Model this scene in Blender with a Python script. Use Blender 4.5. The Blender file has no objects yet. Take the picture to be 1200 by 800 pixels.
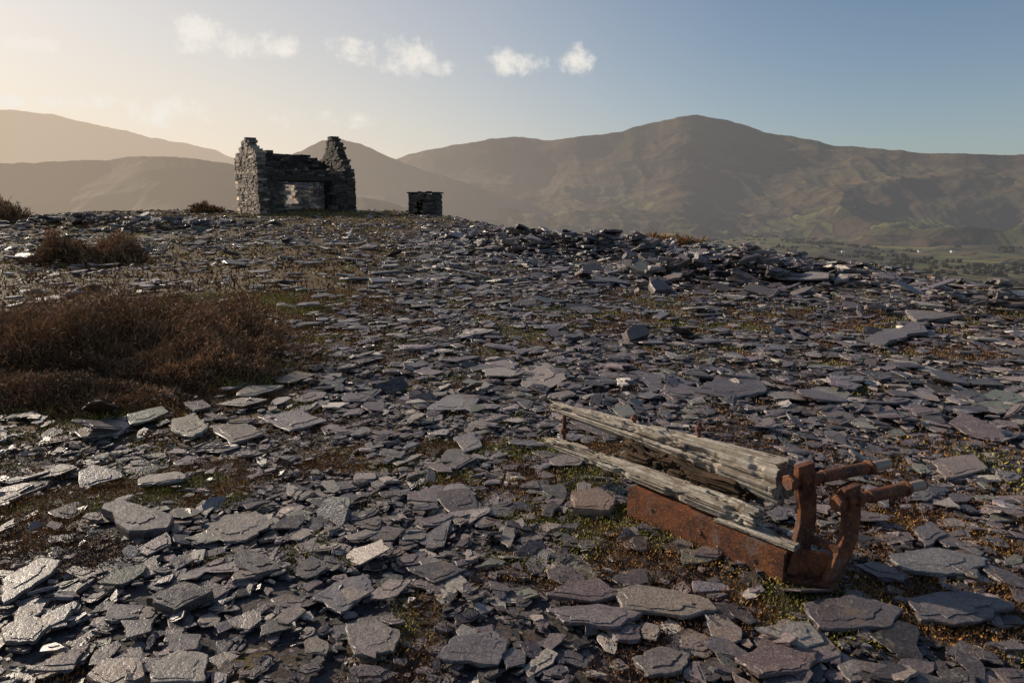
import bpy, bmesh, math, numpy as np
from mathutils import Vector, Matrix
rng=np.random.default_rng(7)
sc=bpy.context.scene
sc.view_settings.view_transform='Standard'; sc.view_settings.look='None'; sc.view_settings.exposure=0
R_=math.radians
P=R_(11.65); CP,SP=math.cos(P),math.sin(P); F=800.0
SUN_AZ=-55; SUN_EL=24

# ---------------- noise
def h2(ix,iy,seed):
    n=(ix.astype(np.int64)*374761393+iy.astype(np.int64)*668265263+seed*982451653)&0xffffffff
    n=((n^(n>>13))*1274126177)&0xffffffff
    n=(n^(n>>16))
    return (n&0xffffff)/float(0xffffff)
def vn(x,y,seed=0):
    x=np.asarray(x,float);y=np.asarray(y,float)
    ix=np.floor(x);iy=np.floor(y);fx=x-ix;fy=y-iy
    fx=fx*fx*fx*(fx*(fx*6-15)+10);fy=fy*fy*fy*(fy*(fy*6-15)+10)
    a=h2(ix,iy,seed);b=h2(ix+1,iy,seed);c=h2(ix,iy+1,seed);d=h2(ix+1,iy+1,seed)
    return (a*(1-fx)+b*fx)*(1-fy)+(c*(1-fx)+d*fx)*fy
def fbm(x,y,seed=0,o=4):
    s=0;a=.5;t=0
    for i in range(o):
        s=s+a*vn(x*2**i+13.7*i,y*2**i-7.1*i,seed+i);t+=a;a*=.5
    return s/t
def ridged(x,y,seed=0,o=4):
    s=0;a=.5;t=0
    for i in range(o):
        s=s+a*(1-np.abs(2*vn(x*2**i+3.7*i,y*2**i-9.1*i,seed+i)-1));t+=a;a*=.5
    return s/t
def sst(a,b,x):
    t=np.clip((x-a)/(b-a),0,1);return t*t*(3-2*t)

# ---------------- ground height
AZ=np.radians([-180,-60,-36.9,-17.7,-8.5,-2.9,0,7.1,20.5,32,36.9,60,180])
RR=np.array([60,60,60,54,53,38,31,26,20.5,16,13.5,10.5,60.])
ZZ=np.array([.5,.5,.47,1.0,.64,.42,.33,.18,.12,.05,.02,-.1,.5])
VAL=-150
MOUNDS=[(2.2,20,2.6,1.5,.30),(4.3,13.6,2.0,.9,.26),(0.3,24,2,1.5,.25),(5.9,18.3,1.6,1.0,.2),(-21,34,4,1.2,.18),(-15,31,3,.9,.15),(7.0,10.0,1.6,.8,.12)]
def ground(x,y):
    x=np.asarray(x,float);y=np.asarray(y,float)
    r=np.hypot(x,y);a=np.arctan2(x,y)
    Rc=np.interp(a,AZ,RR);Zc=np.interp(a,AZ,ZZ)
    Rc=Rc*(1+.06*(fbm(a*14+5,a*0+3,31,3)-.5))
    z=Zc*np.clip((r-6)/(Rc-6),0,1)**1.1
    near=np.exp(-(r/400)**2)
    z=z+(.16*(fbm(x/6,y/6,2,3)-.5)+.07*(fbm(x/1.3,y/1.3,5,3)-.5))*near
    z=z+.5*(fbm(x/7,y/7,15,4)-.5)*sst(10,22,r)*near
    for (mx,my,rx,ry,h) in MOUNDS:
        z=z+h*np.exp(-((x-mx)/rx)**2-((y-my)/ry)**2)
    d=np.maximum(r-Rc,0)
    z=z-.5*d*d/(d+4)
    v=VAL+45*(fbm(x/500,y/500,9,4)-.5)*sst(200,900,r)
    return np.maximum(z,v)
def g1(x,y): return float(ground(np.array([x]),np.array([y]))[0])
CZ=g1(0,0)+1.6
def ray(px,py):
    sx=(px-600)/F;s=(400-py)/F
    return np.array([sx,CP+s*SP,-SP+s*CP])
def unproj(px,py,z=0.0):
    d=ray(px,py)
    zz=z
    for _ in range(8):
        t=(zz-CZ)/d[2]; x=d[0]*t;y=d[1]*t; zz=g1(x,y)+z
    return x,y,zz

# ---------------- mesh helper
def mkmesh(name,V,faces=None,loops=None,starts=None,col=None,mat=None,smooth=False,parent=None):
    me=bpy.data.meshes.new(name)
    if faces is not None:
        faces=np.asarray(faces,np.int32);k=faces.shape[1]
        loops=faces.ravel();starts=np.arange(len(faces))*k
    V=np.asarray(V,np.float32)
    me.vertices.add(len(V));me.vertices.foreach_set('co',V.ravel())
    me.loops.add(len(loops));me.loops.foreach_set('vertex_index',np.asarray(loops,np.int32))
    me.polygons.add(len(starts));me.polygons.foreach_set('loop_start',np.asarray(starts,np.int32))
    me.update(calc_edges=True)
    if col is not None:
        c=np.ones((len(V),4),np.float32);c[:,:3]=col
        at=me.attributes.new('Col','FLOAT_COLOR','POINT');at.data.foreach_set('color',c.ravel())
    if smooth: me.shade_smooth()
    else: me.shade_flat()
    ob=bpy.data.objects.new(name,me);sc.collection.objects.link(ob)
    if mat: me.materials.append(mat)
    if parent: ob.parent=parent
    return ob
def empty(name,loc=(0,0,0)):
    e=bpy.data.objects.new(name,None);e.location=loc;sc.collection.objects.link(e);return e

# ---------------- materials
class NT:
    def __init__(s,name):
        s.m=bpy.data.materials.new(name);s.m.use_nodes=True;s.n=s.m.node_tree;s.n.nodes.clear()
        s.out=s.add('ShaderNodeOutputMaterial')
    def add(s,t,**k):
        n=s.n.nodes.new(t)
        for a,b in k.items(): setattr(n,a,b)
        return n
    def l(s,a,b): s.n.links.new(a,b)
    def setin(s,sock,v):
        if isinstance(v,bpy.types.NodeSocket): s.l(v,sock)
        elif isinstance(v,(tuple,list)) and len(v)==3 and sock.type=='RGBA': sock.default_value=(*v,1)
        else: sock.default_value=v
    def noise(s,vec,scale,detail=4,rough=.6,dist=0):
        n=s.add('ShaderNodeTexNoise');s.l(vec,n.inputs['Vector']);n.inputs['Scale'].default_value=scale
        n.inputs['Detail'].default_value=detail;n.inputs['Roughness'].default_value=rough;n.inputs['Distortion'].default_value=dist
        return n.outputs['Fac']
    def vor(s,vec,scale,feat='F1',out='Distance'):
        n=s.add('ShaderNodeTexVoronoi',feature=feat);s.l(vec,n.inputs['Vector']);n.inputs['Scale'].default_value=scale
        return n.outputs[out]
    def ramp(s,f,a,b,ca=0,cb=1):
        n=s.add('ShaderNodeMapRange');n.interpolation_type='SMOOTHSTEP'
        s.setin(n.inputs['Value'],f);n.inputs['From Min'].default_value=a;n.inputs['From Max'].default_value=b
        n.inputs['To Min'].default_value=ca;n.inputs['To Max'].default_value=cb
        return n.outputs['Result']
    def math(s,op,a,b=0.,c=None):
        n=s.add('ShaderNodeMath',operation=op);s.setin(n.inputs[0],a);s.setin(n.inputs[1],b)
        if c is not None:s.setin(n.inputs[2],c)
        return n.outputs[0]
    def mix(s,f,a,b,mode='MIX'):
        n=s.add('ShaderNodeMix',data_type='RGBA',blend_type=mode)
        s.setin(n.inputs[0],f);s.setin(n.inputs[6],a);s.setin(n.inputs[7],b);return n.outputs[2]
    def mapping(s,vec,scale):
        n=s.add('ShaderNodeMapping');s.l(vec,n.inputs['Vector']);n.inputs['Scale'].default_value=scale;return n.outputs[0]
    def bump(s,h,strength,dist,nrm=None):
        n=s.add('ShaderNodeBump');s.l(h,n.inputs['Height']);n.inputs['Strength'].default_value=strength;n.inputs['Distance'].default_value=dist
        if nrm: s.l(nrm,n.inputs['Normal'])
        return n.outputs[0]
    def bsdf(s,col,rough=.7,nrm=None,metal=0,spec=.5):
        b=s.add('ShaderNodeBsdfPrincipled');s.setin(b.inputs['Base Color'],col);s.setin(b.inputs['Roughness'],rough)
        s.setin(b.inputs['Metallic'],metal);s.setin(b.inputs['Specular IOR Level'],spec)
        if nrm:s.l(nrm,b.inputs['Normal'])
        s.l(b.outputs[0],s.out.inputs[0]);s.b=b;return b
    def pos(s): return s.add('ShaderNodeNewGeometry').outputs['Position']
    def obj(s): return s.add('ShaderNodeTexCoord').outputs['Object']
    def attr(s): return s.add('ShaderNodeAttribute',attribute_name='Col').outputs['Color']
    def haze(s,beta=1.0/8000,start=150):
        """painted aerial haze: glow mixed over far surfaces by distance, fixed in world space"""
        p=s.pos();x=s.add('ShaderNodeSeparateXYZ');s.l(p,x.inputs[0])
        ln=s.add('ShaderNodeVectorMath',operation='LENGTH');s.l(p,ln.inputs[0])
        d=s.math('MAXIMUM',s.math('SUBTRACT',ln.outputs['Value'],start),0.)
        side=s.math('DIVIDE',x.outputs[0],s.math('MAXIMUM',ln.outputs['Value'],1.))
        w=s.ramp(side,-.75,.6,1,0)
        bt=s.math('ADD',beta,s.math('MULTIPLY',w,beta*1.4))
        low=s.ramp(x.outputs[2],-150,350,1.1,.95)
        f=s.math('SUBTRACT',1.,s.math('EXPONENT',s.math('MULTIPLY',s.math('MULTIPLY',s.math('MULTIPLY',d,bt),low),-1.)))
        hc=s.mix(s.math('POWER',w,1.2),(.245,.245,.255),(.76,.60,.45))  # haze painted as surface glow, brighter and warmer on the sunward side
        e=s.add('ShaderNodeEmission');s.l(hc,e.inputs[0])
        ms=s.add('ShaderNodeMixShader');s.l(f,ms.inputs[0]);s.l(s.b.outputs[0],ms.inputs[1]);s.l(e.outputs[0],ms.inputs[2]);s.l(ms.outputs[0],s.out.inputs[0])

def m_slate():
    t=NT('slate');p=t.pos();c=t.attr()
    n=t.noise(p,7,4,.7);n2=t.noise(p,95,2,.7);n3=t.noise(p,25,5,.7)
    c=t.mix(1,c,t.mix(n,(.5,.48,.47),(1.6,1.55,1.5)),'MULTIPLY')
    c=t.mix(1,c,t.mix(t.ramp(n2,.3,.7),(.62,.62,.62),(1.38,1.38,1.38)),'MULTIPLY')
    c=t.mix(t.ramp(n3,.55,.68,0,.45),c,(.30,.262,.22))
    c=t.mix(t.ramp(n,.55,.68,0,.5),c,(.19,.12,.07))
    h=t.math('ADD',n3,t.math('MULTIPLY',n2,.35))
    h=t.math('ADD',h,t.math('MULTIPLY',t.math('SNAP',n,.05),2.))
    b=t.bump(h,.65,.008)
    t.bsdf(c,t.ramp(n3,.3,.7,.32,.56),b,spec=.5);return t.m
def m_ground():
    t=NT('ground');p=t.pos()
    sep=t.add('ShaderNodeSeparateColor');t.l(t.attr(),sep.inputs[0]);veg,far,yel=sep.outputs
    vc=t.vor(p,28,out='Color')
    sc2=t.add('ShaderNodeSeparateColor');t.l(vc,sc2.inputs[0])
    grit=t.mix(sc2.outputs[0],(.022,.018,.018),(.10,.085,.083))
    mn=t.noise(p,1.7,6,.7);mf=t.ramp(t.math('ADD',mn,t.math('MULTIPLY',veg,.4)),.54,.67)
    fine=t.noise(p,60,3,.7)
    moss=t.mix(t.noise(p,3.1,4,.6),(.065,.038,.018),(.23,.135,.04))
    moss=t.mix(t.ramp(t.math('ADD',mn,t.math('MULTIPLY',yel,.4)),.60,.78),moss,(.22,.19,.045))
    moss=t.mix(fine,t.mix(.75,moss,(.01,.008,.005)),moss)
    near=t.mix(mf,grit,moss)
    h=t.math('ADD',t.math('MULTIPLY',sc2.outputs[1],.7),t.math('MULTIPLY',fine,.5))
    t.bsdf(near,.85,t.bump(h,.7,.02),spec=.3);return t.m
def m_valley():
    t=NT('valley_fields');p=t.pos()
    fp=t.mapping(p,(1,1,0.2))
    fv=t.vor(fp,.010,out='Color');fs=t.add('ShaderNodeSeparateColor');t.l(fv,fs.inputs[0])
    fe=t.vor(fp,.010,'DISTANCE_TO_EDGE')
    fc=t.mix(fs.outputs[0],(.085,.085,.028),(.19,.175,.06))
    fc=t.mix(t.ramp(fs.outputs[1],.6,.7),fc,(.14,.10,.045))
    fc=t.mix(t.ramp(t.noise(p,.004,6,.65),.50,.58),fc,(.055,.045,.022))
    fc=t.mix(t.ramp(fe,.02,.07,1,0),fc,(.018,.020,.010))
    fc=t.mix(1,fc,t.mix(t.noise(p,.03,4,.7),(.4,.4,.4),(1.5,1.5,1.5)),'MULTIPLY')
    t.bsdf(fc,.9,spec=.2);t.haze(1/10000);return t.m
def m_hill(name,c1,c2,c3,fields=False,s=1.0,beta=1/8000):
    t=NT(name);p=t.pos()
    n=t.noise(p,.0016*s,7,.62,.4);n2=t.noise(p,.012*s,6,.7)
    c=t.mix(t.ramp(n,.38,.62),c1,c2);c=t.mix(t.ramp(n2,.48,.62),c,c3)
    if fields:
        c=t.mix(t.ramp(t.noise(p,.003,5,.7,1.),.52,.64),c,(.10,.09,.04))
        z=t.add('ShaderNodeSeparateXYZ');t.l(p,z.inputs[0])
        mp=t.mapping(p,(1,1,.2))
        fv=t.vor(mp,.0085,out='Color');fs=t.add('ShaderNodeSeparateColor');t.l(fv,fs.inputs[0])
        fc=t.mix(fs.outputs[0],(.08,.072,.028),(.17,.155,.055));fc=t.mix(t.ramp(fs.outputs[1],.5,.55),fc,(.09,.06,.035))
        fe=t.vor(mp,.0085,'DISTANCE_TO_EDGE');fc=t.mix(t.ramp(fe,.02,.07,.8,0),fc,(.018,.018,.011))
        hh=t.math('ADD',z.outputs[2],t.math('MULTIPLY',n,-330))
        c=t.mix(t.ramp(hh,-225,-130,.9,0),c,fc)
    c=t.mix(1,c,t.mix(t.noise(p,.03*s,5,.75),(.45,.45,.45),(1.5,1.5,1.5)),'MULTIPLY')
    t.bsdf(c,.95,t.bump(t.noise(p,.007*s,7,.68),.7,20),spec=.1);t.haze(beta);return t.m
def m_plant(name):
    t=NT(name);c=t.attr();b=t.bsdf(c,.75,spec=.2)
    return t.m
def m_trees():
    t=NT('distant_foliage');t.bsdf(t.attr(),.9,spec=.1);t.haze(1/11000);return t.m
def m_stone():
    t=NT('ruin_stone');p=t.pos();c=t.attr();n=t.noise(p,3,6,.7)
    c=t.mix(1,c,t.mix(n,(.45,.43,.4),(1.6,1.55,1.5)),'MULTIPLY')
    t.bsdf(c,.85,t.bump(t.noise(p,8,5,.7),.6,.05),spec=.3);return t.m
def m_wood(name,light=(.58,.53,.46),dark=(.03,.02,.013),mid=(.29,.235,.175)):
    t=NT(name);o=t.obj()
    g=t.noise(t.mapping(o,(2.5,60,60)),1,6,.72,.5);g2=t.noise(t.mapping(o,(1.6,30,30)),1,5,.65,1.0);g3=t.noise(t.mapping(o,(7,230,230)),1,3,.7)
    blot=t.noise(o,13,6,.7);kn=t.noise(o,5,4,.6)
    c=t.mix(t.ramp(g,.36,.62),mid,light);c=t.mix(t.ramp(blot,.46,.66,0,.75),c,t.mix(kn,(.14,.095,.06),mid))
    c=t.mix(t.ramp(g2,.36,.43,1,0),c,dark);c=t.mix(t.ramp(g3,.32,.44,.75,0),c,dark)
    h=t.math('ADD',g,t.math('MULTIPLY',g2,1.4));h=t.math('ADD',h,t.math('MULTIPLY',g3,.5));h=t.math('ADD',h,t.math('MULTIPLY',blot,.5))
    t.bsdf(c,.85,t.bump(h,1,.010),spec=.2);return t.m
def m_rust(name='rusted_iron'):
    t=NT(name);o=t.pos()
    a=t.noise(o,11,6,.7,.3);b=t.noise(o,60,5,.7);v=t.noise(o,150,3,.7)
    c=t.mix(t.ramp(a,.35,.65),(.055,.024,.017),(.20,.068,.026));c=t.mix(t.ramp(b,.54,.68),c,(.33,.14,.05))
    c=t.mix(t.ramp(t.noise(o,7,6,.7),.54,.66,0,.6),c,(.19,.15,.13))
    t.bsdf(c,.7,t.bump(t.math('ADD',b,t.math('MULTIPLY',v,.6)),.8,.006),metal=.1,spec=.4);return t.m
SL=m_slate();GR=m_ground();VF=m_valley();PL=m_plant('plant');ST=m_stone();RU=m_rust();TR=m_trees()

# ---------------- vegetation mask
def vegmask(x,y):
    m=sst(-.8,-3.2,x+.10*(y-6))*sst(4.0,5.6,y)
    m=m*(.55+.45*sst(26,14,y))
    n=fbm(x/2.2,y/1.6,41,4)
    m=np.clip(m*.9+ (n-.5)*1.4*sst(.02,.3,m),0,1)
    b=np.exp(-((x+13)/9)**2-((y-44)/7)**2)*1.1
    return np.clip(np.maximum(m,b),0,1)
def mossn(x,y): return fbm(x/.4,y/.4,77,4)*.65+fbm(x/3,y/3,78,2)*.35

# ---------------- ground sheet
nr,na=430,600
r=np.concatenate([[0.02],.4*np.exp(np.linspace(0,math.log(16000/.4),nr-1))])
a=np.linspace(-math.pi,math.pi,na,endpoint=False)
A,Rg=np.meshgrid(a,r);X=Rg*np.sin(A);Y=Rg*np.cos(A);Z=ground(X,Y)
V=np.stack([X,Y,Z],-1).reshape(-1,3)
i,j=np.meshgrid(np.arange(nr-1),np.arange(na),indexing='ij');j2=(j+1)%na
Fc=np.stack([i*na+j,i*na+j2,(i+1)*na+j2,(i+1)*na+j],-1).reshape(-1,4)[:,::-1]
rr=np.hypot(V[:,0],V[:,1])
col=np.stack([vegmask(V[:,0],V[:,1]),sst(120,400,rr),np.exp(-((V[:,0]+11)/7)**2-((V[:,1]-46)/7)**2)],-1)
go=mkmesh('ground',V,faces=Fc,col=col,mat=GR,smooth=True)
go.data.materials.append(VF)
go.data.polygons.foreach_set('material_index',(Rg[:-1]>150).ravel().astype(np.int32))

# ---------------- hills
def hill(name,prof,D,W,mat,amp,nscale,seed,back=1200,dv=.08):
    prof=np.array(prof,float)
    pts=[]
    for px,py in prof:
        d=ray(px,py);pts.append((math.atan2(d[0],d[1]),d[2]/math.hypot(d[0],d[1])))
    pts=np.array(pts)
    na=800;a=np.linspace(pts[0,0],pts[-1,0],na)
    te0=np.interp(a,pts[:,0],pts[:,1])
    k=np.hanning(15);k/=k.sum();te0=np.convolve(np.pad(te0,7,mode='edge'),k,'valid')
    te1=(fbm(a*40,a*0,seed,5)-.5)*.006
    Dv=D*(1+dv*2*(fbm(a*5+seed,a*0,seed+3,3)-.5))
    n1=170;tt=np.concatenate([np.linspace(0,1,n1),1+np.linspace(.02,1,20)])
    T,Aa=np.meshgrid(tt,a,indexing='ij')
    fr=np.clip(T,0,1);bk=np.clip(T-1,0,1)
    k2=np.hanning(61);k2/=k2.sum();tes=np.convolve(np.pad(te0,30,mode='edge'),k2,'valid')
    wgt=fr**4
    te=(tes[None,:]*(1-wgt)+te0[None,:]*wgt)+te1[None,:]*fr**10
    Dm=Dv[None,:];Hm=CZ+Dm*te
    rad=Dm-W*(1-fr)+back*bk
    X=rad*np.sin(Aa);Y=rad*np.cos(Aa)
    zb=VAL-30
    sh=.55*fr**1.0+.45*fr**2.2
    Z=zb+(Hm-zb)*sh
    env=np.sin(np.pi*np.clip(fr,0,1))**.7
    wx=X+nscale*.5*(fbm(X/nscale,Y/nscale,seed+50,3)-.5);wy=Y+nscale*.5*(fbm(X/nscale,Y/nscale,seed+60,3)-.5)
    Z=Z-amp*env*(1-ridged(wx/nscale,wy/nscale,seed,6))*1.3+amp*.2*env
    Z=Z-(Hm-zb)*.6*bk**1.3
    lim=CZ+rad*te-12*(1-fr)
    Z=np.where(bk<=0,np.minimum(Z,lim),Z)
    V=np.stack([X,Y,Z],-1).reshape(-1,3);m=len(tt)
    i,j=np.meshgrid(np.arange(m-1),np.arange(na-1),indexing='ij')
    Fc=np.stack([i*na+j,(i+1)*na+j,(i+1)*na+j+1,i*na+j+1],-1).reshape(-1,4)[:,::-1]
    mkmesh(name,V,faces=Fc,mat=mat,smooth=True)
HB=m_hill('moor_near',(.055,.042,.028),(.09,.07,.036),(.048,.036,.026))
HD=m_hill('moor',(.10,.062,.04),(.17,.125,.06),(.08,.056,.034),True,beta=1/8800)
hill('mountain',[(250,230),(380,215),(430,200),(475,183),(500,176),(530,170),(560,166),(600,161),(640,163),(700,160),(740,151),(780,140),(815,133),(850,141),(900,155),(960,167),(1030,175),(1100,180),(1200,183),(1400,178),(1700,190),(2300,215)],4600,2300,HD,250,1000,11)
hill('hill',[(280,205),(320,188),(355,176),(375,166),(395,162),(420,169),(470,189),(520,207),(580,225),(620,238),(680,262),(740,285)],3300,1200,HB,110,600,23)
hill('hill',[(-900,120),(-500,110),(-200,115),(0,127),(60,135),(130,150),(200,165),(250,176),(280,187),(330,205),(420,232),(520,250)],6500,2200,HB,180,1100,37,dv=.03)
hill('hill',[(-900,215),(-500,205),(-200,195),(0,191),(60,190),(120,187),(180,184),(230,186),(265,190),(300,203),(340,216),(400,228),(440,233),(475,243),(520,256),(560,270)],2100,900,HB,60,400,53)

# ---------------- slates
VS=[];LP=[];STt=[];CO=[];vo=0;lo=0
PAL=np.array([(.128,.102,.105),(.100,.090,.098),(.096,.079,.079),(.152,.124,.112),(.12,.122,.10),(.19,.165,.15),(.052,.045,.046),(.33,.295,.255)])
PW=np.array([.27,.18,.17,.13,.05,.10,.07,.05])
def addrings(B,M,T,col):
    global vo,lo
    N,K=B.shape[:2]
    VS.append(np.concatenate([B,M,T],1).reshape(-1,3))
    CO.append(np.repeat(col,3*K,0))
    base=vo+np.arange(N)[:,None]*3*K
    k=np.arange(K);k2=(k+1)%K
    f=[]
    for q in (0,1):
        f.append(np.stack([q*K+k,q*K+k2,(q+1)*K+k2,(q+1)*K+k],-1))
    quads=np.concatenate(f,0).reshape(-1)
    patt=np.concatenate([quads,2*K+k])
    st=np.concatenate([np.arange(2*K)*4,[8*K]])
    L=(base+patt[None,:]).reshape(-1);LP.append(L)
    STt.append((lo+np.arange(N)[:,None]*len(patt)+st[None,:]).reshape(-1))
    vo+=N*3*K;lo+=len(L)
def pickcol(N,pale=0):
    c=PAL[rng.choice(len(PAL),N,p=PW/PW.sum())]
    return c*np.exp(rng.normal(0,.33,N))[:,None]
def slabs(cx,cy,size,zoff,tilt,thick,K,sub=False):
    N=len(cx)
    if N==0:return
    ang=(np.arange(K)[None,:]+rng.uniform(-.42,.42,(N,K)))*2*np.pi/K+rng.uniform(0,7,(N,1))
    rad=size[:,None]*.5*rng.uniform(.66,1.22,(N,K))
    asp=rng.uniform(.40,1.0,(N,1))
    x=rad*np.cos(ang);y=rad*np.sin(ang)*asp
    sh=rng.uniform(-.5,.5,(N,1));x=x+sh*y
    if sub:
        dx=np.roll(x,-1,1)-x;dy=np.roll(y,-1,1)-y
        xs=[x*.97];ys=[y*.97]
        for q in (.14,.5,.86):
            qq=q+rng.uniform(-.09,.09,(N,K));j=rng.normal(0,.035,(N,K))*(1 if .2<q<.8 else .4)
            xs.append(x+dx*qq+dy*j);ys.append(y+dy*qq-dx*j)
        x=np.stack(xs,2).reshape(N,-1);y=np.stack(ys,2).reshape(N,-1)
    KK=x.shape[1]
    yaw=rng.uniform(0,2*np.pi,(N,1))
    tdir=rng.uniform(0,2*np.pi,(N,1))
    zc=ground(cx,cy)+zoff+np.sin(tilt)*size*.22
    def place(x,y,z):
        c,s=np.cos(yaw),np.sin(yaw);X=c*x-s*y;Y=s*x+c*y
        ta=tilt[:,None];td=tdir
        dd=X*np.cos(td)+Y*np.sin(td)
        Z=z*np.cos(ta)+dd*np.sin(ta)
        dn=dd*np.cos(ta)-z*np.sin(ta)
        X=X+(dn-dd)*np.cos(td);Y=Y+(dn-dd)*np.sin(td)
        return np.stack([X+cx[:,None],Y+cy[:,None],Z+zc[:,None]],-1)
    th=thick[:,None]
    bs=rng.uniform(.84,1.08,(N,KK));ti=rng.uniform(.93,.995,(N,KK)) if sub else rng.uniform(.90,.99,(N,KK))
    wob=rng.uniform(.45,.95,(N,KK));col=pickcol(N)
    addrings(place(x*bs,y*bs,-th*.5+0*x),place(x,y,th*(wob-.5)),place(x*ti,y*ti,th*.5+0*x),col)
    if sub:
        ox=rng.uniform(-.16,.16,(N,1))*size[:,None]*.6;oy=rng.uniform(-.16,.16,(N,1))*size[:,None]*.4
        f=rng.uniform(.45,.8,(N,1))*rng.uniform(.8,1.12,(N,KK))
        X1=x*f+ox;Y1=y*f+oy
        m=rng.random(N)<.55
        A1=place(X1,Y1,th*.3+0*x);A2=place(X1,Y1,th*.62+0*x);A3=place(X1*.985,Y1*.985,th*.72+.0012+0*x)
        if m.any(): addrings(A1[m],A2[m],A3[m],(col*rng.uniform(.85,1.25,(N,1)))[m])
HEATH=[(-4.9,7.0,2.4,1.2,.40),(-3.1,6.3,.85,.6,.22),(-5.0,5.3,1.3,.5,.16),(-10.3,16.6,1.3,.8,.42),(-29,38,2.6,1.6,.8),(-39,56,1.0,.8,.8),(-36,55,1.2,.8,.5),(-34.5,56,1.0,.8,.3),(-22,50,1.1,.8,.4),(5.0,21,1.1,.6,.2),(-3.6,7.9,1.0,.6,.3),(-3.7,5.4,.9,.35,.12)]
def inheath(x,y):
    m=np.zeros(len(x),bool)
    for hx,hy,rx,ry,h in HEATH:
        m|=(((x-hx)/rx)**2+((y-hy)/ry)**2)<.9
    return m
def scatter(r0,r1,dens,smin,smax,power,tsd,big=.04,zo=(0,.05),th=(.12,.05),azm=48,vegcut=.85,sub=False):
    azr=R_(azm);area=azr*(r1*r1-r0*r0)
    N=int(area*dens)
    rr=np.sqrt(rng.uniform(r0*r0,r1*r1,N));aa=rng.uniform(-azr,azr,N)
    x=rr*np.sin(aa);y=rr*np.cos(aa)
    Rc=np.interp(aa,AZ,RR)
    keep=(rr<Rc+3)&~inheath(x,y)&(rng.random(N)>vegcut*vegmask(x,y)**.7)&(rng.random(N)>.76*sst(.545,.635,mossn(x,y)))
    keep&=rng.random(N)<.66+.34*sst(.35,.6,fbm(x/1.1,y/1.1,91,3))
    x,y=x[keep],y[keep];N=len(x)
    u=rng.random(N);size=smin*(smax/smin)**(u**power)
    tilt=np.abs(rng.normal(0,tsd,N));b=rng.random(N)<big;tilt[b]=rng.uniform(.25,.55,b.sum())
    thick=np.clip(size*rng.uniform(th[1],th[0],N),.003,.05)
    zoff=rng.uniform(zo[0],zo[1],N)
    kk=rng.choice([4,5,6,7],N,p=[.3,.35,.22,.13])
    for K in (4,5,6,7):
        m=kk==K;slabs(x[m],y[m],size[m],zoff[m],tilt[m],thick[m],K,sub)
scatter(1.0,5.5,620,.018,.06,1.1,.22,.15,(-.002,.022),(.25,.10))
scatter(1.0,5.5,215,.055,.13,1.2,.15,.10,(0,.028),(.12,.045),sub=True)
scatter(1.0,5.5,58,.12,.21,1.3,.09,.07,(.004,.036),(.075,.025),sub=True)
scatter(1.0,5.5,8,.20,.32,1.2,.07,.05,(.015,.042),(.05,.02),sub=True)
scatter(5.5,12,175,.04,.13,1.1,.16,.12,(0,.035),(.18,.07))
scatter(5.5,12,52,.12,.29,1.3,.11,.07,(.005,.045),(.08,.03),sub=True)
scatter(5.5,12,5,.28,.52,1.3,.08,.05,(.02,.055),(.05,.02),sub=True)
scatter(12,28,48,.10,.32,1.1,.15,.10,(0,.06),(.14,.04))
scatter(12,28,5,.30,.65,1.5,.12,.08,(.02,.08),(.10,.03))
scatter(28,62,9,.2,.55,1.3,.16,.12,(0,.07),(.14,.05))
for (mx,my,rx,ry,h),n,s0,s1 in zip(MOUNDS,[380,220,160,70,120,90,50],[.25,.22,.25,.25,.4,.4,.25],[.85,.75,.9,.7,1.0,.9,.6]):
    x=rng.normal(mx,rx*.75,n);y=rng.normal(my,ry*.7,n);size=s0*(s1/s0)**(rng.random(n)**1.7)
    f=np.exp(-((x-mx)/rx)**2-((y-my)/ry)**2)
    tilt=np.minimum(np.abs(rng.normal(0,.24,n)),.5);thick=size*rng.uniform(.05,.18,n)
    kk=rng.choice([4,5,6],n)
    zoff=rng.uniform(0,.32,n)*f+.03
    for K in (4,5,6):
        m=kk==K;slabs(x[m],y[m],size[m],zoff[m],tilt[m],thick[m],K,True)
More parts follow.
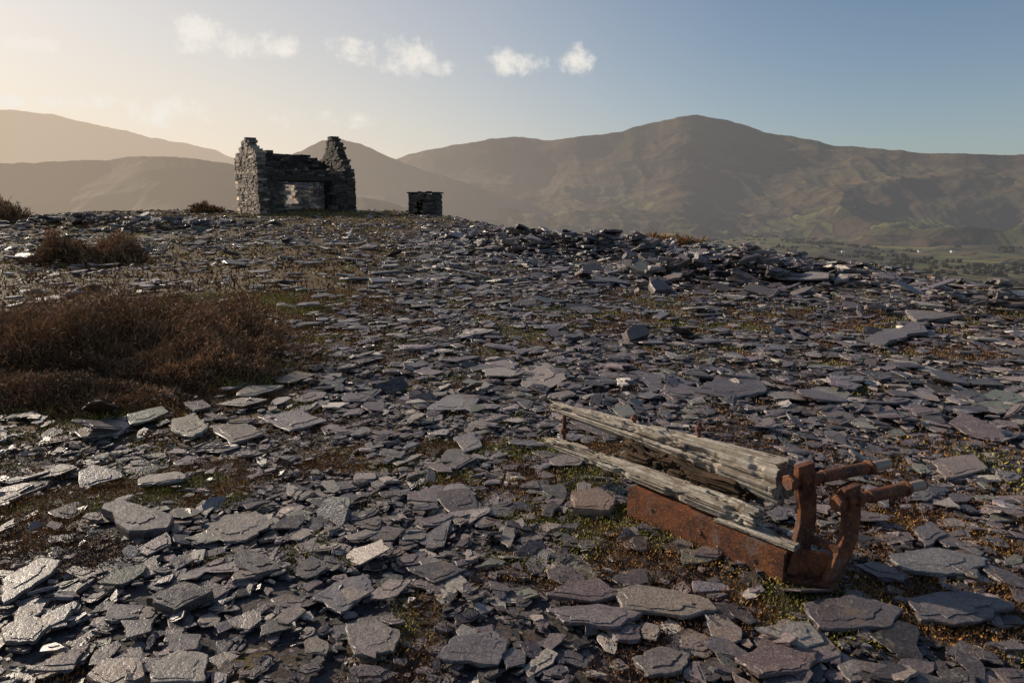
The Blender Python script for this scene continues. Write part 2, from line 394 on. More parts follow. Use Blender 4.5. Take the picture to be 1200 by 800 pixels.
def hero(poly,th,c=None):
    pts=[]
    th=th*.5
    for k,(px,py) in enumerate(poly):
        x,y,zz=unproj(px,py,.032+th+rng.uniform(-.006,.006));pts.append((x,y,zz))
    T=np.array(pts)
    if np.sum(T[:,0]*np.roll(T[:,1],-1)-T[:,1]*np.roll(T[:,0],-1))<0: T=T[::-1]
    ctr=T.mean(0);A_=np.c_[T[:,:2]-ctr[:2],np.ones(len(T))];sol=np.linalg.lstsq(A_,T[:,2],rcond=None)[0]
    T[:,2]=A_@sol
    K=len(T);sub=[]
    for k in range(K):
        a_,b_=T[k],T[(k+1)%K];L=np.linalg.norm(b_-a_)
        n_=np.array([(b_-a_)[1],-(b_-a_)[0],0])/max(L,1e-6)
        for q in (0,.15,.33,.5,.7,.87):
            sub.append(a_+(b_-a_)*(q+(rng.uniform(-.06,.06) if q else 0))+n_*(rng.normal(0,.026)*L if q else -.02*L))
    T=np.array(sub);ti=ctr+(T-ctr)*rng.uniform(.95,.985,(len(T),1));ti[:,2]=T[:,2]
    M=T.copy();M[:,2]-=th*rng.uniform(.1,.5,len(T));B=ctr+(M-ctr)*rng.uniform(.93,1.03,(len(T),1));B[:,2]=M[:,2]-th*.8
    if c is None: c=pickcol(1)[0]
    c=np.array(c)*np.array([1,.94,.9])*.95
    addrings(B[None],M[None],ti[None],c[None])
    f=rng.uniform(.55,.8);o=(T[rng.integers(len(T))]-ctr)*.15
    X1=ctr+o+(T-ctr)*f*rng.uniform(.85,1.12,(len(T),1));X1[:,2]=T[:,2]
    lo_=X1.copy();lo_[:,2]-=.003;hi=ctr+o+(X1-ctr-o)*.985;hi[:,2]=X1[:,2]+.003
    addrings(lo_[None],(X1+[0,0,.0015])[None],hi[None],(c*rng.uniform(.9,1.2))[None])
HER=[([(118,590),(140,583),(205,603),(196,618),(150,622)],.08,(.09,.08,.085)),
([(240,622),(262,603),(300,598),(322,612),(290,632),(262,634)],.02,(.17,.155,.15)),
([(640,697),(668,680),(702,676),(728,694),(700,704)],.03,None),
([(722,690),(745,683),(830,700),(842,712),(800,722),(728,712)],.03,(.2,.18,.16)),
([(640,712),(700,706),(755,716),(720,735),(664,728)],.03,None),
([(510,770),(530,745),(580,738),(596,752),(585,778)],.025,(.15,.14,.15)),
([(405,730),(440,724),(470,740),(462,762),(415,768)],.025,(.16,.145,.14)),
([(475,665),(520,655),(545,668),(510,682)],.02,None),
([(365,700),(400,678),(430,672),(440,690),(400,718)],.02,(.15,.145,.16)),
([(180,775),(210,760),(245,765),(240,797),(175,800)],.03,(.22,.21,.2)),
([(100,790),(120,772),(165,770),(170,790),(130,810)],.03,None),
([(0,680),(45,652),(72,655),(60,672),(5,705)],.03,(.2,.19,.19)),
([(170,700),(215,680),(250,690),(205,715)],.07,(.06,.055,.06)),
([(610,430),(640,424),(665,442),(645,455),(612,452)],.02,None),
([(808,458),(850,438),(890,440),(900,458),(860,466)],.04,(.10,.085,.095)),
([(740,440),(790,436),(812,450),(770,457)],.02,None),
([(1010,400),(1065,375),(1090,378),(1040,405)],.08,(.16,.14,.14)),
([(1060,362),(1110,358),(1130,368),(1075,375)],.1,(.2,.18,.17)),
([(530,512),(555,505),(566,522),(545,530)],.02,(.17,.16,.17)),
([(500,480),(530,460),(565,463),(552,480)],.02,(.2,.19,.2)),
([(300,488),(350,480),(385,492),(340,505)],.025,(.17,.16,.17)),
([(85,505),(120,490),(158,494),(140,508),(95,512)],.03,(.2,.19,.18)),
([(248,498),(290,495),(310,508),(270,520)],.03,None),
([(200,490),(232,486),(245,500),(225,512),(202,505)],.05,(.25,.24,.2)),
([(500,573),(540,565),(560,578),(525,587)],.02,(.2,.19,.2)),
([(940,705),(1000,695),(1060,712),(1040,735),(960,735)],.03,(.10,.09,.1)),
([(1040,650),(1100,640),(1160,655),(1130,672),(1060,668)],.03,(.15,.15,.16)),
([(1060,700),(1130,690),(1190,705),(1150,730),(1080,725)],.03,(.09,.085,.095)),
([(1070,620),(1090,610),(1110,625),(1085,640)],.03,(.12,.11,.12)),
([(950,455),(985,452),(1000,462),(975,472),(948,466)],.02,(.2,.2,.18)),
([(1130,470),(1165,455),(1200,462),(1185,480)],.03,(.15,.17,.14)),
([(1090,540),(1140,530),(1160,548),(1110,560)],.03,None),
([(860,770),(900,752),(960,760),(950,785),(890,790)],.03,None),
([(740,770),(775,755),(810,765),(800,785),(760,790)],.03,(.14,.13,.13)),
([(280,640),(310,648),(330,665),(300,672),(272,660)],.03,None),
([(668,575),(700,570),(722,582),(715,598),(672,595)],.06,(.2,.15,.12)),
([(0,735),(30,718),(60,730),(40,750),(5,752)],.03,(.2,.19,.18)),
]
for p_,th,c in HER: hero(p_,th,c=c)
def lean(px,py,w,h,th,yaw,tilt,c,roll=0):
    x,y,z=unproj(px,py,0)
    q=np.array([(-w/2,0),(-w*.1,-.02*h),(w/2,0),(w*.52,h*.35),(w*.44,h*.8),(w*.1,h),(-w*.2,h*.93),(-w*.42,h*.75),(-w*.47,h*.4)])
    M=Matrix.Translation((x,y,z-.01))@Matrix.Rotation(yaw,4,'Z')@Matrix.Rotation(roll,4,'Y')@Matrix.Rotation(tilt,4,'X')
    def tr(z_,s): return np.array([M@Vector((a*s,b*s,z_)) for a,b in q])
    addrings(tr(0,1)[None],tr(th*.7,1.02)[None],tr(th,.96)[None],np.array([c])*np.array([.9,.85,.82]))
lean(385,612,.22,.13,.02,R_(-35),R_(50),(.10,.105,.13))
lean(745,400,.30,.17,.14,R_(25),R_(50),(.17,.15,.15),R_(-12))
lean(1172,356,.25,.25,.08,R_(0),R_(85),(.14,.12,.12))
lean(1025,548,.08,.18,.02,R_(60),R_(30),(.25,.22,.2))
lean(888,330,.5,.3,.10,R_(-25),R_(20),(.22,.19,.17),R_(12))
lean(700,322,.5,.4,.07,R_(35),R_(24),(.13,.11,.11),R_(-10))
lean(775,345,.35,.3,.12,R_(25),R_(30),(.16,.14,.14))
V=np.concatenate(VS);C=np.concatenate(CO);L=np.concatenate(LP);S=np.concatenate(STt)
mkmesh('slate_scree',V,loops=L,starts=S,col=C,mat=SL)
print('slab verts',len(V))

# ---------------- sprigs
def sprigs(name,p,d,L,w,c,mat=PL,parent=None):
    N=len(p)
    d=d/np.linalg.norm(d,axis=1,keepdims=True)
    rnd=rng.normal(size=(N,3));s=np.cross(d,rnd);s/=np.linalg.norm(s,axis=1,keepdims=True)+1e-9
    L=L[:,None];w=w[:,None]
    bend=rng.normal(0,.22,(N,3))*L
    V=np.stack([p-s*w*.5,p+s*w*.6,p+d*L+bend,p+d*L*.5-s*w*.6+bend*.3],1).reshape(-1,3)
    F_=(np.arange(N)*4)[:,None]+np.arange(4)[None,:]
    return mkmesh(name,V,faces=F_,col=np.repeat(c,4,0),mat=mat)
def heather(h,n,l0,l1,wd,cols,seed):
    hx,hy,rx,ry,hh=h
    a_=rng.uniform(0,2*np.pi,n);q=np.sqrt(rng.random(n))*(1+.12*rng.normal(size=n))
    ex=1+.5*(fbm(np.cos(a_)*2+5,np.sin(a_)*2+5,seed,3)-.5)*2
    x=hx+rx*q*ex*np.cos(a_);y=hy+ry*q*ex*np.sin(a_)
    lump=.12+1.7*fbm(x/.34,y/.34,seed+3,3)**1.7
    top=hh*np.sqrt(np.clip(1.1-q**2,0.02,1))*lump*1.7+.02
    k=rng.random(n)**.55
    z=ground(x,y)+top*k
    d=np.stack([np.cos(a_)*q*.6,np.sin(a_)*q*.6,np.full(n,.8)],1)+rng.normal(0,.55,(n,3))
    L=rng.uniform(l0,l1,n)
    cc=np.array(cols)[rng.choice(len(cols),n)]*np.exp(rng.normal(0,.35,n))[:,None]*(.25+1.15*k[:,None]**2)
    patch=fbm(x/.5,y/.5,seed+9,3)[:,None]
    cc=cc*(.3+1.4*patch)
    return np.stack([x,y,z],1),d,L,np.full(n,wd)*rng.uniform(.6,1.5,n),cc
HC=[(.28,.15,.075),(.16,.088,.055),(.36,.20,.09),(.12,.09,.045),(.22,.145,.08)]
specs=[(0,85000,.02,.08,.005),(1,18000,.02,.06,.005),(2,22000,.02,.06,.005),(10,14000,.02,.07,.006),(11,9000,.02,.05,.005),(3,14000,.05,.16,.014),(4,9000,.12,.3,.035),(5,2500,.10,.25,.05),(6,2000,.10,.25,.05),(7,1500,.1,.2,.05),(8,2000,.10,.25,.05)]
for k,n,l0,l1,w in specs:
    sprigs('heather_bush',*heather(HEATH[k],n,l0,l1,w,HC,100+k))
sprigs('grass_tuft',*heather(HEATH[9],4000,.08,.25,.02,[(.26,.14,.05),(.2,.11,.04)],300))
def moss(n,r0,r1,l0,l1,w,thr):
    azr=R_(46);rr=np.sqrt(rng.uniform(r0*r0,r1*r1,n*6));aa=rng.uniform(-azr,azr,n*6)
    x=rr*np.sin(aa);y=rr*np.cos(aa)
    vm=vegmask(x,y)
    sc_=mossn(x,y)+.22*vm
    keep=(sc_>thr+rng.normal(0,.025,len(x)))&(rr<np.interp(aa,AZ,RR)+1)
    x,y,vm=x[keep][:n],y[keep][:n],vm[keep][:n];m=len(x)
    z=ground(x,y)+rng.uniform(0,.030,m)
    d=np.stack([rng.normal(0,.7,m),rng.normal(0,.7,m),np.ones(m)],1)
    g=(fbm(x/.6,y/.6,55,3)+rng.normal(0,.03,m))[:,None]
    c=np.where(g>.60,np.array([[.24,.205,.045]]),np.where(g>.43,np.array([[.25,.13,.04]]),np.array([[.13,.065,.03]])))
    c=c*np.exp(rng.normal(0,.4,m))[:,None]
    return np.stack([x,y,z],1),d,rng.uniform(l0,l1,m)*(1+1.0*vm),rng.uniform(.6,1.4,m)*w,c
parts=[moss(120000,1.1,4.5,.006,.018,.0045,.525),moss(130000,4.5,12,.010,.030,.008,.53),moss(80000,12,60,.02,.07,.022,.52)]
sprigs('moss',*[np.concatenate([q[i] for q in parts]) for i in range(5)])

# ---------------- stone walls
def stonewall(name,o,ud,length,thick,hf,openings,parent,seed,course=.15,lmin=.22,lmax=.6,base=-.3,gain=1.0,gain_hi=None,zhi=2.1,jag=.12):
    rg=np.random.default_rng(seed)
    nx,ny=-ud[1],ud[0];Vs=[];Cs=[]
    z=base
    while z<6:
        ch=course*rg.uniform(.6,1.4);s=-rg.uniform(0,.15)
        while s<length:
            l=rg.uniform(lmin,lmax);s1=min(s+l,length+rg.uniform(-.03,.03));mid=(max(s,0)+s1)/2;zc=z+ch/2
            ok=zc<hf(mid)+rg.uniform(-jag,jag)
            for (a,b,c,d) in openings:
                if a<mid<b and c<zc<d: ok=False
            if ok and s1-max(s,0)>.03:
                s0=max(s,rg.uniform(-.03,.03));t0=rg.uniform(-.035,.035);t1=thick+rg.uniform(-.035,.035)
                g=.008
                c=np.array([[a,b,cc] for cc in (z-.002,z+ch-g) for (a,b) in ((s0,t0),(s1-g,t0),(s1-g,t1),(s0,t1))])
                c+=rg.normal(0,.014,c.shape)
                W=np.stack([o[0]+c[:,0]*ud[0]+c[:,1]*nx,o[1]+c[:,0]*ud[1]+c[:,1]*ny,o[2]+c[:,2]],1)
                Vs.append(W)
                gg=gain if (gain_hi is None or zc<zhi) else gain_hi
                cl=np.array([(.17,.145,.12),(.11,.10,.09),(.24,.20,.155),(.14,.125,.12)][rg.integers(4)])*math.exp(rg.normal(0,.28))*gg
                Cs.append(np.repeat(cl[None],8,0))
            s+=l
        z+=ch
    V=np.concatenate(Vs);n=len(Vs)
    q=np.array([(0,3,2,1),(4,5,6,7),(0,1,5,4),(1,2,6,5),(2,3,7,6),(3,0,4,7)])
    F_=((np.arange(n)*8)[:,None,None]+q[None]).reshape(-1,4)
    return mkmesh(name,V,faces=F_,col=np.concatenate(Cs),mat=ST,parent=parent)
phi=R_(38);u=(math.cos(phi),math.sin(phi));d_=(-math.sin(phi),math.cos(phi))
ruin=empty('ruined_stone_building')
O=(-15.95,44.0);gz=g1(-14,46)
LW=6.6;DW=4.6;TH=.6
def pf(xs,ys): return lambda s: float(np.interp(s,xs,ys))
o3=(O[0],O[1],gz)
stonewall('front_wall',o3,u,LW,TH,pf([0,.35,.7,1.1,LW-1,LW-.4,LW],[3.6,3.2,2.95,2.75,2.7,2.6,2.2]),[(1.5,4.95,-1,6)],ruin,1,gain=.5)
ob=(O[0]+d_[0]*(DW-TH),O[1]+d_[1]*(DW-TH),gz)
stonewall('back_wall',ob,u,LW,TH,pf([0,.8,1.3,1.8,2.6,3.6,4.4,5.2,5.8,LW],[3.4,3.1,3.5,3.95,4.05,4.0,3.9,3.95,3.6,3.3]),[(3.35,3.85,.5,1.8)],ruin,2,gain=3.2,gain_hi=.4,jag=.04)  # lower stones coloured paler to paint a lit interior, upper courses toned dark
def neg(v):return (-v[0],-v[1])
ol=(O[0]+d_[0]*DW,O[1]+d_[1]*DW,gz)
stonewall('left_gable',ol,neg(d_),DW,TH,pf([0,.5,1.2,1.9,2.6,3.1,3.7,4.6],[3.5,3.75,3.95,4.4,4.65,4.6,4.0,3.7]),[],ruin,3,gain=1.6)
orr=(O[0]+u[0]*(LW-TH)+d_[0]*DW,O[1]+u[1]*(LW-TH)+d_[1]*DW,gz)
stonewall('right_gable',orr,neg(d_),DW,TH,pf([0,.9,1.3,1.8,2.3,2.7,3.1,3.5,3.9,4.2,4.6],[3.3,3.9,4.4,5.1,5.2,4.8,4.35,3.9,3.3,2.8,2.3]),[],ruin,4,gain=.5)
def box(name,size,mat,M,parent=None,bev=.004,seg=2):
    me=bpy.data.meshes.new(name)
    bm=bmesh.new();bmesh.ops.create_cube(bm,size=1);bmesh.ops.scale(bm,vec=size,verts=bm.verts)
    bmesh.ops.bevel(bm,geom=bm.edges[:],offset=bev,segments=seg,affect='EDGES')
    bm.to_mesh(me);bm.free();me.materials.append(mat)
    o=bpy.data.objects.new(name,me);sc.collection.objects.link(o);o.matrix_world=M
    if parent:o.parent=parent;o.matrix_parent_inverse=Matrix()
    return o
OW=m_wood('old_timber',(.07,.06,.05),(.015,.012,.01),(.045,.035,.028))
Rz=Matrix.Rotation(phi,4,'Z')
def at(s,t,z): return Matrix.Translation((O[0]+u[0]*s+d_[0]*t,O[1]+u[1]*s+d_[1]*t,gz+z))@Rz
box('lintel_beam',(4.6,.58,.30),OW,at(3.2,.22,2.17),ruin,.02)
stonewall('lintel_masonry',(O[0]+u[0]*1.45,O[1]+u[1]*1.45,gz+2.322),u,3.55,TH-.04,pf([0,3.5],[.42,.42]),[],ruin,9,.12,base=0,gain=.4,jag=.02)
hut=empty('stone_hut');hz=g1(-6.3,50)-.05
hp=R_(-4);hu=(math.cos(hp),math.sin(hp));hd=(-math.sin(hp),math.cos(hp));HO=(-7.35,49.5)
stonewall('front_wall',(HO[0],HO[1],hz),hu,2.1,.4,pf([0,1,2.1],[1.65,1.75,1.7]),[(.5,.95,-1,1.2)],hut,5,.11,.15,.4,gain=.6)
stonewall('back_wall',(HO[0]+hd[0]*1.4,HO[1]+hd[1]*1.4,hz),hu,2.1,.4,pf([0,2.1],[1.6,1.6]),[],hut,6,.11,.15,.4,gain=.6)
stonewall('left_wall',(HO[0]+hd[0]*1.8,HO[1]+hd[1]*1.8,hz),neg(hd),1.8,.4,pf([0,2],[1.6,1.65]),[],hut,7,.11,.15,.4,gain=.6)
stonewall('right_wall',(HO[0]+hu[0]*1.7+hd[0]*1.8,HO[1]+hu[1]*1.7+hd[1]*1.8,hz),neg(hd),1.8,.4,pf([0,2],[1.6,1.7]),[],hut,8,.11,.15,.4,gain=.6)
DS=NT('roof_slate');DS.bsdf((.06,.055,.06),.8);DS=DS.m
box('roof_slab',(2.3,2.0,.1),DS,Matrix.Translation((HO[0]+hu[0]*1.05+hd[0]*.9,HO[1]+.9,hz+1.72))@Matrix.Rotation(hp,4,'Z'),hut,.02)

# ---------------- derelict wagon frame
wag=empty('derelict_wagon_frame')
P0=np.array([.60,3.30]);U=np.array([.63,-.775]);U/=np.linalg.norm(U);W_=np.array([-U[1],U[0]])
GZ=g1(1.0,3.0)+.01
MW=Matrix(((U[0],W_[0],0,P0[0]),(U[1],W_[1],0,P0[1]),(0,0,1,GZ),(0,0,0,1)))
def place(o):
    o.matrix_world=MW;o.parent=wag;o.matrix_parent_inverse=Matrix();return o
def beam(name,s0,s1,pc,zc,hw,hh,mat,seed,groove=.006,rag0=.05,rag1=.015,sq=3.2,nick_=.09):
    n,m=320,96
    t=np.linspace(0,1,n);th=np.linspace(0,2*np.pi,m,endpoint=False)
    T,TH_=np.meshgrid(t,th,indexing='ij')
    c,s_=np.cos(TH_),np.sin(TH_)
    rr=(np.abs(c)**sq+np.abs(s_)**sq)**(-1/sq)
    wv=.35*fbm(T*6,T*0+seed,seed+2,3)
    g=fbm((c*rr)*10+seed+T*1.2+wv,(s_*rr)*10+T*1.5,seed,5)
    g2=ridged((c*rr)*3.6+seed*2+T*.9+wv,(s_*rr)*3.6+T*.8,seed+5,4)
    crack=np.clip((g2-.70)/.2,0,1)
    disp=(g-.5)*2*groove-crack*groove*3.0
    nick=fbm(T*13+seed,np.cos(TH_)*1.6+np.sin(TH_)*1.1+3,seed+8,4);disp-=np.clip(nick-.58,0,1)*nick_
    y=np.interp(T,t,pc(t))+(hw(T)*rr+disp)*c
    z=np.interp(T,t,zc(t))+(hh(T)*rr+disp)*s_
    e0=rag0*(fbm(c*rr*4+seed,s_*rr*4+seed,seed+11,4)*2-.3);e1=rag1*fbm(c*rr*5,s_*rr*5+seed,seed+13,3)*2
    x=s0+(s1-s0)*T+e0*np.clip(1-T*8,0,1)-e1*np.clip(1-(1-T)*12,0,1)
    V=np.stack([x,y,z],-1).reshape(-1,3)
    i,j=np.meshgrid(np.arange(n-1),np.arange(m),indexing='ij');j2=(j+1)%m
    F_=np.stack([i*m+j,i*m+j2,(i+1)*m+j2,(i+1)*m+j],-1).reshape(-1,4)
    L=list(F_.ravel());S=list(np.arange(len(F_))*4)
    V=list(V)
    for row,sign in ((0,1),(n-1,-1)):
        ring=np.array(V[row*m:(row+1)*m]);ctr=ring.mean(0)
        prev=[row*m+k for k in range(m)]
        for q in (.75,.45,.15):
            st=len(V)
            for k in range(m):
                p_=ctr+(ring[k]-ctr)*q;p_[0]=ring[k][0]*q+ctr[0]*(1-q)+sign*(.004+.016*rng.random()*(1 if q<.7 else .4));V.append(p_)
            for k in range(m):
                S.append(len(L));kk=(k+1)%m
                L+=[prev[k],st+k,st+kk,prev[kk]] if sign==1 else [prev[k],prev[kk],st+kk,st+k]
            prev=[st+k for k in range(m)]
        S.append(len(L));L+=prev if sign==-1 else prev[::-1]
    o=mkmesh(name,np.array(V),loops=L,starts=S,mat=mat,smooth=True)
    return place(o)
WD=m_wood('weathered_wood');WD2=m_wood('rotten_wood',(.12,.078,.048),(.010,.007,.005),(.055,.033,.02))
lin=lambda a,b:(lambda t:a+(b-a)*t)
beam('upper_timber',-.84,.77,lin(.165,.19),lambda t:np.interp(t,[0,.5,1],[.375,.385,.375]),lambda t:np.interp(t,[0,.5,1],[.036,.06,.088]),lambda t:np.interp(t,[0,.15,.5,.75,1],[.022,.036,.055,.08,.105]),WD,3,.0065,.20,.03,2.6,.12)
beam('lower_timber',-.80,.72,lin(.09,.075),lambda t:.178+.044*t+.006*np.sin(t*5),lin(.04,.055),lambda t:np.interp(t,[0,.1,.5,.92,1],[.020,.034,.044,.054,.035]),WD,9,.0065,.14,.03,2.6,.12)
beam('rotten_block',-.18,.66,lin(.14,.145),lin(.285,.285),lin(.045,.055),lambda t:.055+.018*np.sin(t*17),WD2,15,.016,.10,.05,2.8,.16)
beam('wood_strip',.50,.90,lin(.035,.05),lin(.162,.17),lin(.03,.03),lin(.01,.012),WD,21,.002,.02,.01,4,.01)
def lbox(name,c,size,mat=RU,rot=None,bev=.003):
    M=MW@Matrix.Translation(c)
    if rot is not None:M=M@rot
    return box(name,size,mat,M,wag,bev)
lbox('channel_web',(.435,0,.072),(.87,.012,.156))
lbox('channel_top_flange',(.435,.045,.144),(.866,.08,.012))
lbox('channel_bottom_flange',(.48,.07,.006),(.84,.15,.012))
def rod(name,a,b,rad,mat=RU,seg=20,hexa=False):
    a=Vector(a);b=Vector(b);d=b-a
    me=bpy.data.meshes.new(name);bm=bmesh.new()
    bmesh.ops.create_cone(bm,cap_ends=True,segments=6 if hexa else seg,radius1=rad,radius2=rad,depth=d.length)
    ed=[e for e in bm.edges if any(len(f.verts)>4 for f in e.link_faces)]
    bmesh.ops.bevel(bm,geom=ed,offset=rad*.15,segments=1,affect='EDGES')
    bm.to_mesh(me);bm.free();me.materials.append(mat)
    o=bpy.data.objects.new(name,me);sc.collection.objects.link(o)
    o.matrix_world=MW@Matrix.Translation((a+b)/2)@d.to_track_quat('Z','Y').to_matrix().to_4x4()
    o.parent=wag;o.matrix_parent_inverse=Matrix();return o
def flatbar(name,pts,width,thick,wdir=(0,1,0)):
    pts=np.array(pts,float);n=len(pts)
    tt=np.linspace(0,n-1,28);from_=np.arange(n)
    q=np.stack([np.interp(tt,from_,pts[:,k]) for k in range(3)],1)
    for _ in range(3): q[1:-1]=(q[:-2]+q[1:-1]*2+q[2:])/4
    wd=np.array(wdir,float);wd/=np.linalg.norm(wd)
    tan=np.gradient(q,axis=0);tan/=np.linalg.norm(tan,axis=1,keepdims=True)
    V=[]
    for k in range(len(q)):
        w=wd-tan[k]*np.dot(wd,tan[k]);w/=np.linalg.norm(w);nn=np.cross(tan[k],w)
        for a_,b_ in ((-1,-1),(1,-1),(1,1),(-1,1)): V.append(q[k]+w*a_*width/2+nn*b_*thick/2)
    m=len(q);i,j=np.meshgrid(np.arange(m-1),np.arange(4),indexing='ij');j2=(j+1)%4
    F_=list(map(list,np.stack([i*4+j,i*4+j2,(i+1)*4+j2,(i+1)*4+j],-1).reshape(-1,4)))+[[3,2,1,0],[m*4-4,m*4-3,m*4-2,m*4-1]]
    o=mkmesh(name,np.array(V),faces=F_,mat=RU);place(o)
    bv=o.modifiers.new('b','BEVEL');bv.width=.004;bv.segments=2
    return o
flatbar('bracket_bar',[(.87,.06,.03),(.87,.11,.12),(.86,.17,.22),(.85,.18,.32),(.85,.14,.42),(.85,.13,.51)],.09,.03,(.3,1,0))
flatbar('bracket_bar',[(1.0,.14,.02),(1.01,.17,.10),(1.02,.22,.2),(1.02,.23,.3),(1.02,.20,.38),(1.02,.19,.45)],.085,.03,(.3,1,0))
flatbar('bracket_foot',[(.84,.06,.02),(.93,.1,.025),(1.03,.15,.025)],.11,.025,(0,1,0))
lbox('bracket_tie',(.94,.17,.17),(.16,.035,.03))
lbox('bracket_gusset',(.92,.11,.09),(.15,.012,.12),rot=Matrix.Rotation(.5,4,'Z'))
rd=np.array([.93,.36]);rl=np.array([rd@U,rd@W_]);rl/=np.linalg.norm(rl)
RT=NT('bare_thread');RT.bsdf((.34,.26,.20),.55,metal=.3);RT=RT.m
def rodset(c,back,fwd,r_):
    a=(c[0]-rl[0]*back,c[1]-rl[1]*back,c[2]);b=(c[0]+rl[0]*fwd,c[1]+rl[1]*fwd,c[2]+.004)
    rod('tie_rod',a,b,r_)
    def p(q):
        k=(q+back)/(back+fwd);return (c[0]+rl[0]*q,c[1]+rl[1]*q,c[2]+.004*k)
    rod('nut',p(-back-.004),p(-back+.03),r_*1.75,hexa=True)
    rod('washer',p(-.028),p(-.02),r_*1.9)
    rod('nut',p(.03),p(.06),r_*1.7,hexa=True)
    rod('rod_sleeve',p(.10),p(fwd*.70),r_*1.25)
    rod('rod_collar',p(fwd*.72),p(fwd*.76),r_*1.55)
    rod('rod_thread',p(fwd*.78),p(fwd-.01),r_*1.08,RT)
rodset((.85,.135,.435),.085,.50,.022)
rodset((1.02,.195,.385),.075,.43,.022)
rod('bolt',(-.62,.13,.2),(-.62,.13,.36),.012);rod('bolt_head',(-.62,.13,.245),(-.62,.13,.275),.024,hexa=True)
rod('bolt',(-.12,.17,.3),(-.12,.17,.48),.010);rod('nut',(-.12,.17,.448),(-.12,.17,.465),.022,hexa=True)
rod('bolt',(.27,.2,.3),(.27,.2,.53),.010);rod('nut',(.27,.2,.485),(.27,.2,.505),.022,hexa=True)
DK=NT('painted_hole_shadow');DK.bsdf((.012,.008,.006),.9);DK=DK.m  # near-black discs on the web stand in for shade inside bolt holes
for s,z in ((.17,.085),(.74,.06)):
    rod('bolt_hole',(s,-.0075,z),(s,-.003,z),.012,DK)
rod('rivet',(.45,-.014,.08),(.45,-.002,.08),.012)

# ---------------- valley things
n=1500;azv=rng.uniform(R_(-8),R_(48),n);rv=rng.uniform(900,3300,n)
x=rv*np.sin(azv);y=rv*np.cos(azv)
k=fbm(x/260,y/260,61,3)>.52
x,y=x[k],y[k]
bm=bmesh.new();bmesh.ops.create_icosphere(bm,subdivisions=2,radius=1);iv=np.array([v.co[:] for v in bm.verts]);ifc=np.array([[v.index for v in f.verts] for f in bm.faces]);bm.free()
VV=[];FF=[];CC=[];o_=0
for a_,b_ in zip(x,y):
    for q in range(rng.integers(2,6)):
        s=rng.uniform(3.0,6);cx=a_+rng.normal(0,9);cy=b_+rng.normal(0,9);cz=g1(cx,cy)+s*.6
        VV.append(iv*(s*np.array([1.1,1.1,1]))*rng.uniform(.7,1.2,(len(iv),1))+[cx,cy,cz]);FF.append(ifc+o_);o_+=len(iv)
        CC.append(np.repeat([[.028,.026,.014]],len(iv),0)*rng.uniform(.6,1.6))
mkmesh('distant_trees',np.concatenate(VV),faces=np.concatenate(FF),col=np.concatenate(CC),mat=TR)
WH=NT('whitewash');WH.bsdf((.75,.73,.68),.8);WH.haze();WH=WH.m
RF=NT('slate_roof');RF.bsdf((.09,.09,.1),.6);RF.haze();RF=RF.m
for px,py in [(845,253),(878,256),(990,276),(1010,272),(1082,262),(940,262),(1120,268)]:
    d=ray(px,py);t=(VAL+6-CZ)/d[2];
    cx,cy=d[0]*t,d[1]*t
    if cy>2100: cx*=2100/cy;cy=2100
    z0=g1(cx,cy);L_=rng.uniform(8,14);yw=rng.uniform(-.5,.5)
    e=empty('farmhouse');Mx=Matrix.Translation((cx,cy,z0))@Matrix.Rotation(yw,4,'Z')
    box('walls',(L_,7,6),WH,Mx@Matrix.Translation((0,0,2.5)),e,.05,1)
    V=np.array([(-L_/2-.4,-4,5.4),(L_/2+.4,-4,5.4),(L_/2+.4,4,5.4),(-L_/2-.4,4,5.4),(-L_/2-.4,0,8.6),(L_/2+.4,0,8.6)])
    V=np.array([Mx@Vector(v) for v in V])
    mkmesh('roof',V,loops=[0,1,5,4,2,3,4,5,1,2,5,3,0,4,0,3,2,1],starts=[0,4,8,11,14],mat=RF,parent=e)

# ---------------- world
w=bpy.data.worlds.new('World');sc.world=w;w.use_nodes=True;nt=w.node_tree;nt.nodes.clear()
N=lambda t:nt.nodes.new(t)
def MA(op,a,b=0.,c=None,clamp=False):
    n=nt.nodes.new('ShaderNodeMath');n.operation=op;n.use_clamp=clamp
    for k,v in enumerate((a,b,c)):
        if v is None:continue
        if isinstance(v,bpy.types.NodeSocket):nt.links.new(v,n.inputs[k])
        else:n.inputs[k].default_value=v
    return n.outputs[0]
sky=N('ShaderNodeTexSky');sky.sky_type='NISHITA';sky.sun_disc=False
sky.sun_elevation=R_(SUN_EL);sky.sun_rotation=R_(SUN_AZ);sky.dust_density=1.0;sky.air_density=1.0;sky.ozone_density=2.0;sky.altitude=300
bg=N('ShaderNodeBackground');nt.links.new(sky.outputs[0],bg.inputs[0]);bg.inputs[1].default_value=.09
tc=N('ShaderNodeTexCoord');sx=N('ShaderNodeSeparateXYZ');nt.links.new(tc.outputs['Generated'],sx.inputs[0])
Yp=MA('MAXIMUM',sx.outputs[1],.05)
Uc=MA('DIVIDE',sx.outputs[0],Yp);Vc=MA('DIVIDE',sx.outputs[2],Yp)
cb=N('ShaderNodeCombineXYZ');nt.links.new(Uc,cb.inputs[0]);nt.links.new(Vc,cb.inputs[1])
def wn(scale,detail,rough=.6):
    n=N('ShaderNodeTexNoise');n.noise_dimensions='2D';nt.links.new(cb.outputs[0],n.inputs['Vector']);n.inputs['Scale'].default_value=scale;n.inputs['Detail'].default_value=detail;n.inputs['Roughness'].default_value=rough
    return n.outputs['Fac']
n1=wn(24,7,.66)
nz=MA('MULTIPLY',MA('SUBTRACT',n1,.5),5.2)
dm=None
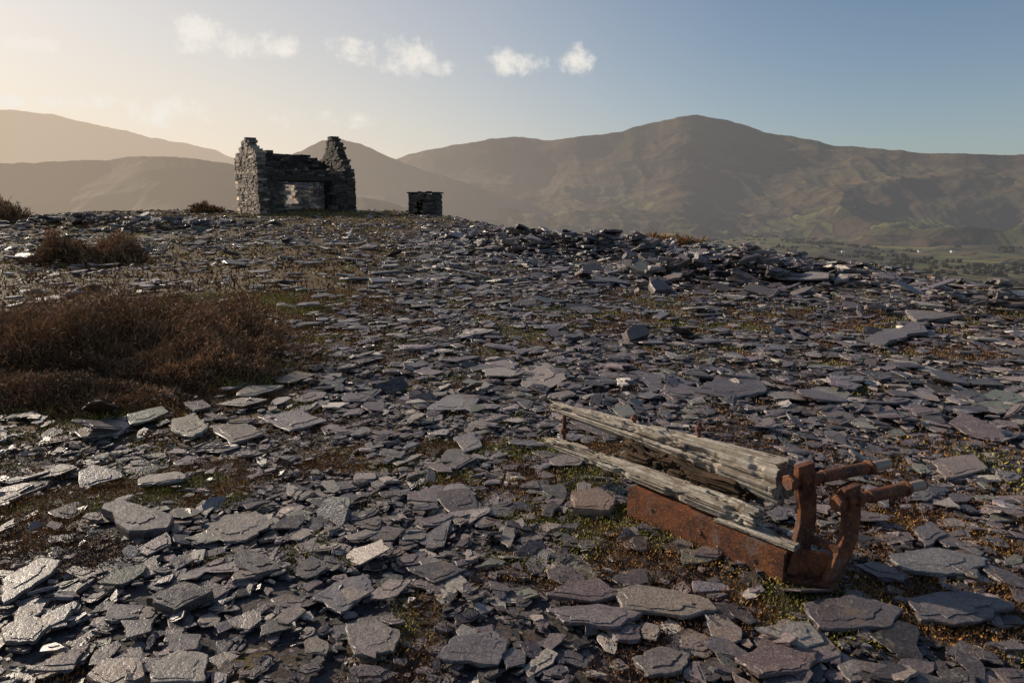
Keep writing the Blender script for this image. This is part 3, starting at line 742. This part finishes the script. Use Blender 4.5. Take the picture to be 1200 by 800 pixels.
for px,py,aw,ah,bias in [(235,40,42,18,0),(285,48,40,15,0),(325,56,28,12,.1),(412,62,34,14,.1),(480,66,32,20,0),(515,80,26,9,.2),(606,73,34,14,0),(674,70,20,16,.1),(40,52,42,9,.2),(20,119,35,8,.2),(100,120,55,9,.3),(195,132,50,16,.2),(370,140,90,12,.75)]:
    d=ray(px,py);uu,vv=d[0]/d[1],d[2]/d[1]
    sx_,sy_=800/aw,800/ah
    ma=N('ShaderNodeVectorMath');ma.operation='MULTIPLY_ADD';nt.links.new(cb.outputs[0],ma.inputs[0]);ma.inputs[1].default_value=(sx_,sy_,0);ma.inputs[2].default_value=(-uu*sx_,-vv*sy_,math.sqrt(bias))
    dp=N('ShaderNodeVectorMath');dp.operation='DOT_PRODUCT';nt.links.new(ma.outputs[0],dp.inputs[0]);nt.links.new(ma.outputs[0],dp.inputs[1])
    dm=dp.outputs['Value'] if dm is None else MA('MINIMUM',dm,dp.outputs['Value'])
def ramp(v,a,b,c=0.,d=1.):
    n=N('ShaderNodeMapRange');n.interpolation_type='SMOOTHSTEP';nt.links.new(v,n.inputs[0]);n.inputs[1].default_value=a;n.inputs[2].default_value=b;n.inputs[3].default_value=c;n.inputs[4].default_value=d;return n.outputs[0]
tot=ramp(MA('SUBTRACT',MA('ADD',nz,1.2),dm),-.2,1.9,0,.9)
tot=MA('MULTIPLY',tot,MA('GREATER_THAN',sx.outputs[1],.1))
dt=N('ShaderNodeVectorMath');dt.operation='DOT_PRODUCT';nt.links.new(tc.outputs['Generated'],dt.inputs[0]);dt.inputs[1].default_value=(math.sin(R_(SUN_AZ)),math.cos(R_(SUN_AZ)),0)
ws=ramp(dt.outputs['Value'],.05,1.)
el_=MA('MAXIMUM',sx.outputs[2],0.)
hf=MA('ADD',MA('MULTIPLY',MA('MULTIPLY',ws,.74),MA('EXPONENT',MA('MULTIPLY',el_,-1.3))),MA('MULTIPLY',MA('EXPONENT',MA('MULTIPLY',el_,-9.)),.5),None,True)
mc=N('ShaderNodeMix');mc.data_type='RGBA';nt.links.new(ws,mc.inputs[0]);mc.inputs[6].default_value=(.42,.47,.53,1);mc.inputs[7].default_value=(1.0,.85,.68,1)
bgh=N('ShaderNodeBackground');nt.links.new(mc.outputs[2],bgh.inputs[0]);bgh.inputs[1].default_value=.92
m0=N('ShaderNodeMixShader');nt.links.new(hf,m0.inputs[0]);nt.links.new(bg.outputs[0],m0.inputs[1]);nt.links.new(bgh.outputs[0],m0.inputs[2])
bg2=N('ShaderNodeBackground');bg2.inputs[0].default_value=(1,.95,.87,1);bg2.inputs[1].default_value=.9
mx=N('ShaderNodeMixShader');nt.links.new(tot,mx.inputs[0]);nt.links.new(m0.outputs[0],mx.inputs[1]);nt.links.new(bg2.outputs[0],mx.inputs[2])
wo=N('ShaderNodeOutputWorld');nt.links.new(mx.outputs[0],wo.inputs[0])
sd=bpy.data.lights.new('sun','SUN');sd.energy=5.0;sd.angle=R_(.5);sd.color=(1,.86,.68)
so=bpy.data.objects.new('sun',sd);sc.collection.objects.link(so)
az=R_(SUN_AZ);el=R_(SUN_EL)
so.rotation_mode='QUATERNION';so.rotation_quaternion=Vector((math.sin(az)*math.cos(el),math.cos(az)*math.cos(el),math.sin(el))).to_track_quat('Z','Y')
cd=bpy.data.cameras.new('camera');cd.lens=24;cd.sensor_width=36;cd.clip_end=40000;cd.clip_start=.05
co=bpy.data.objects.new('camera',cd);sc.collection.objects.link(co);co.location=(0,0,CZ);co.rotation_euler=(math.pi/2-P,0,0)
sc.camera=co
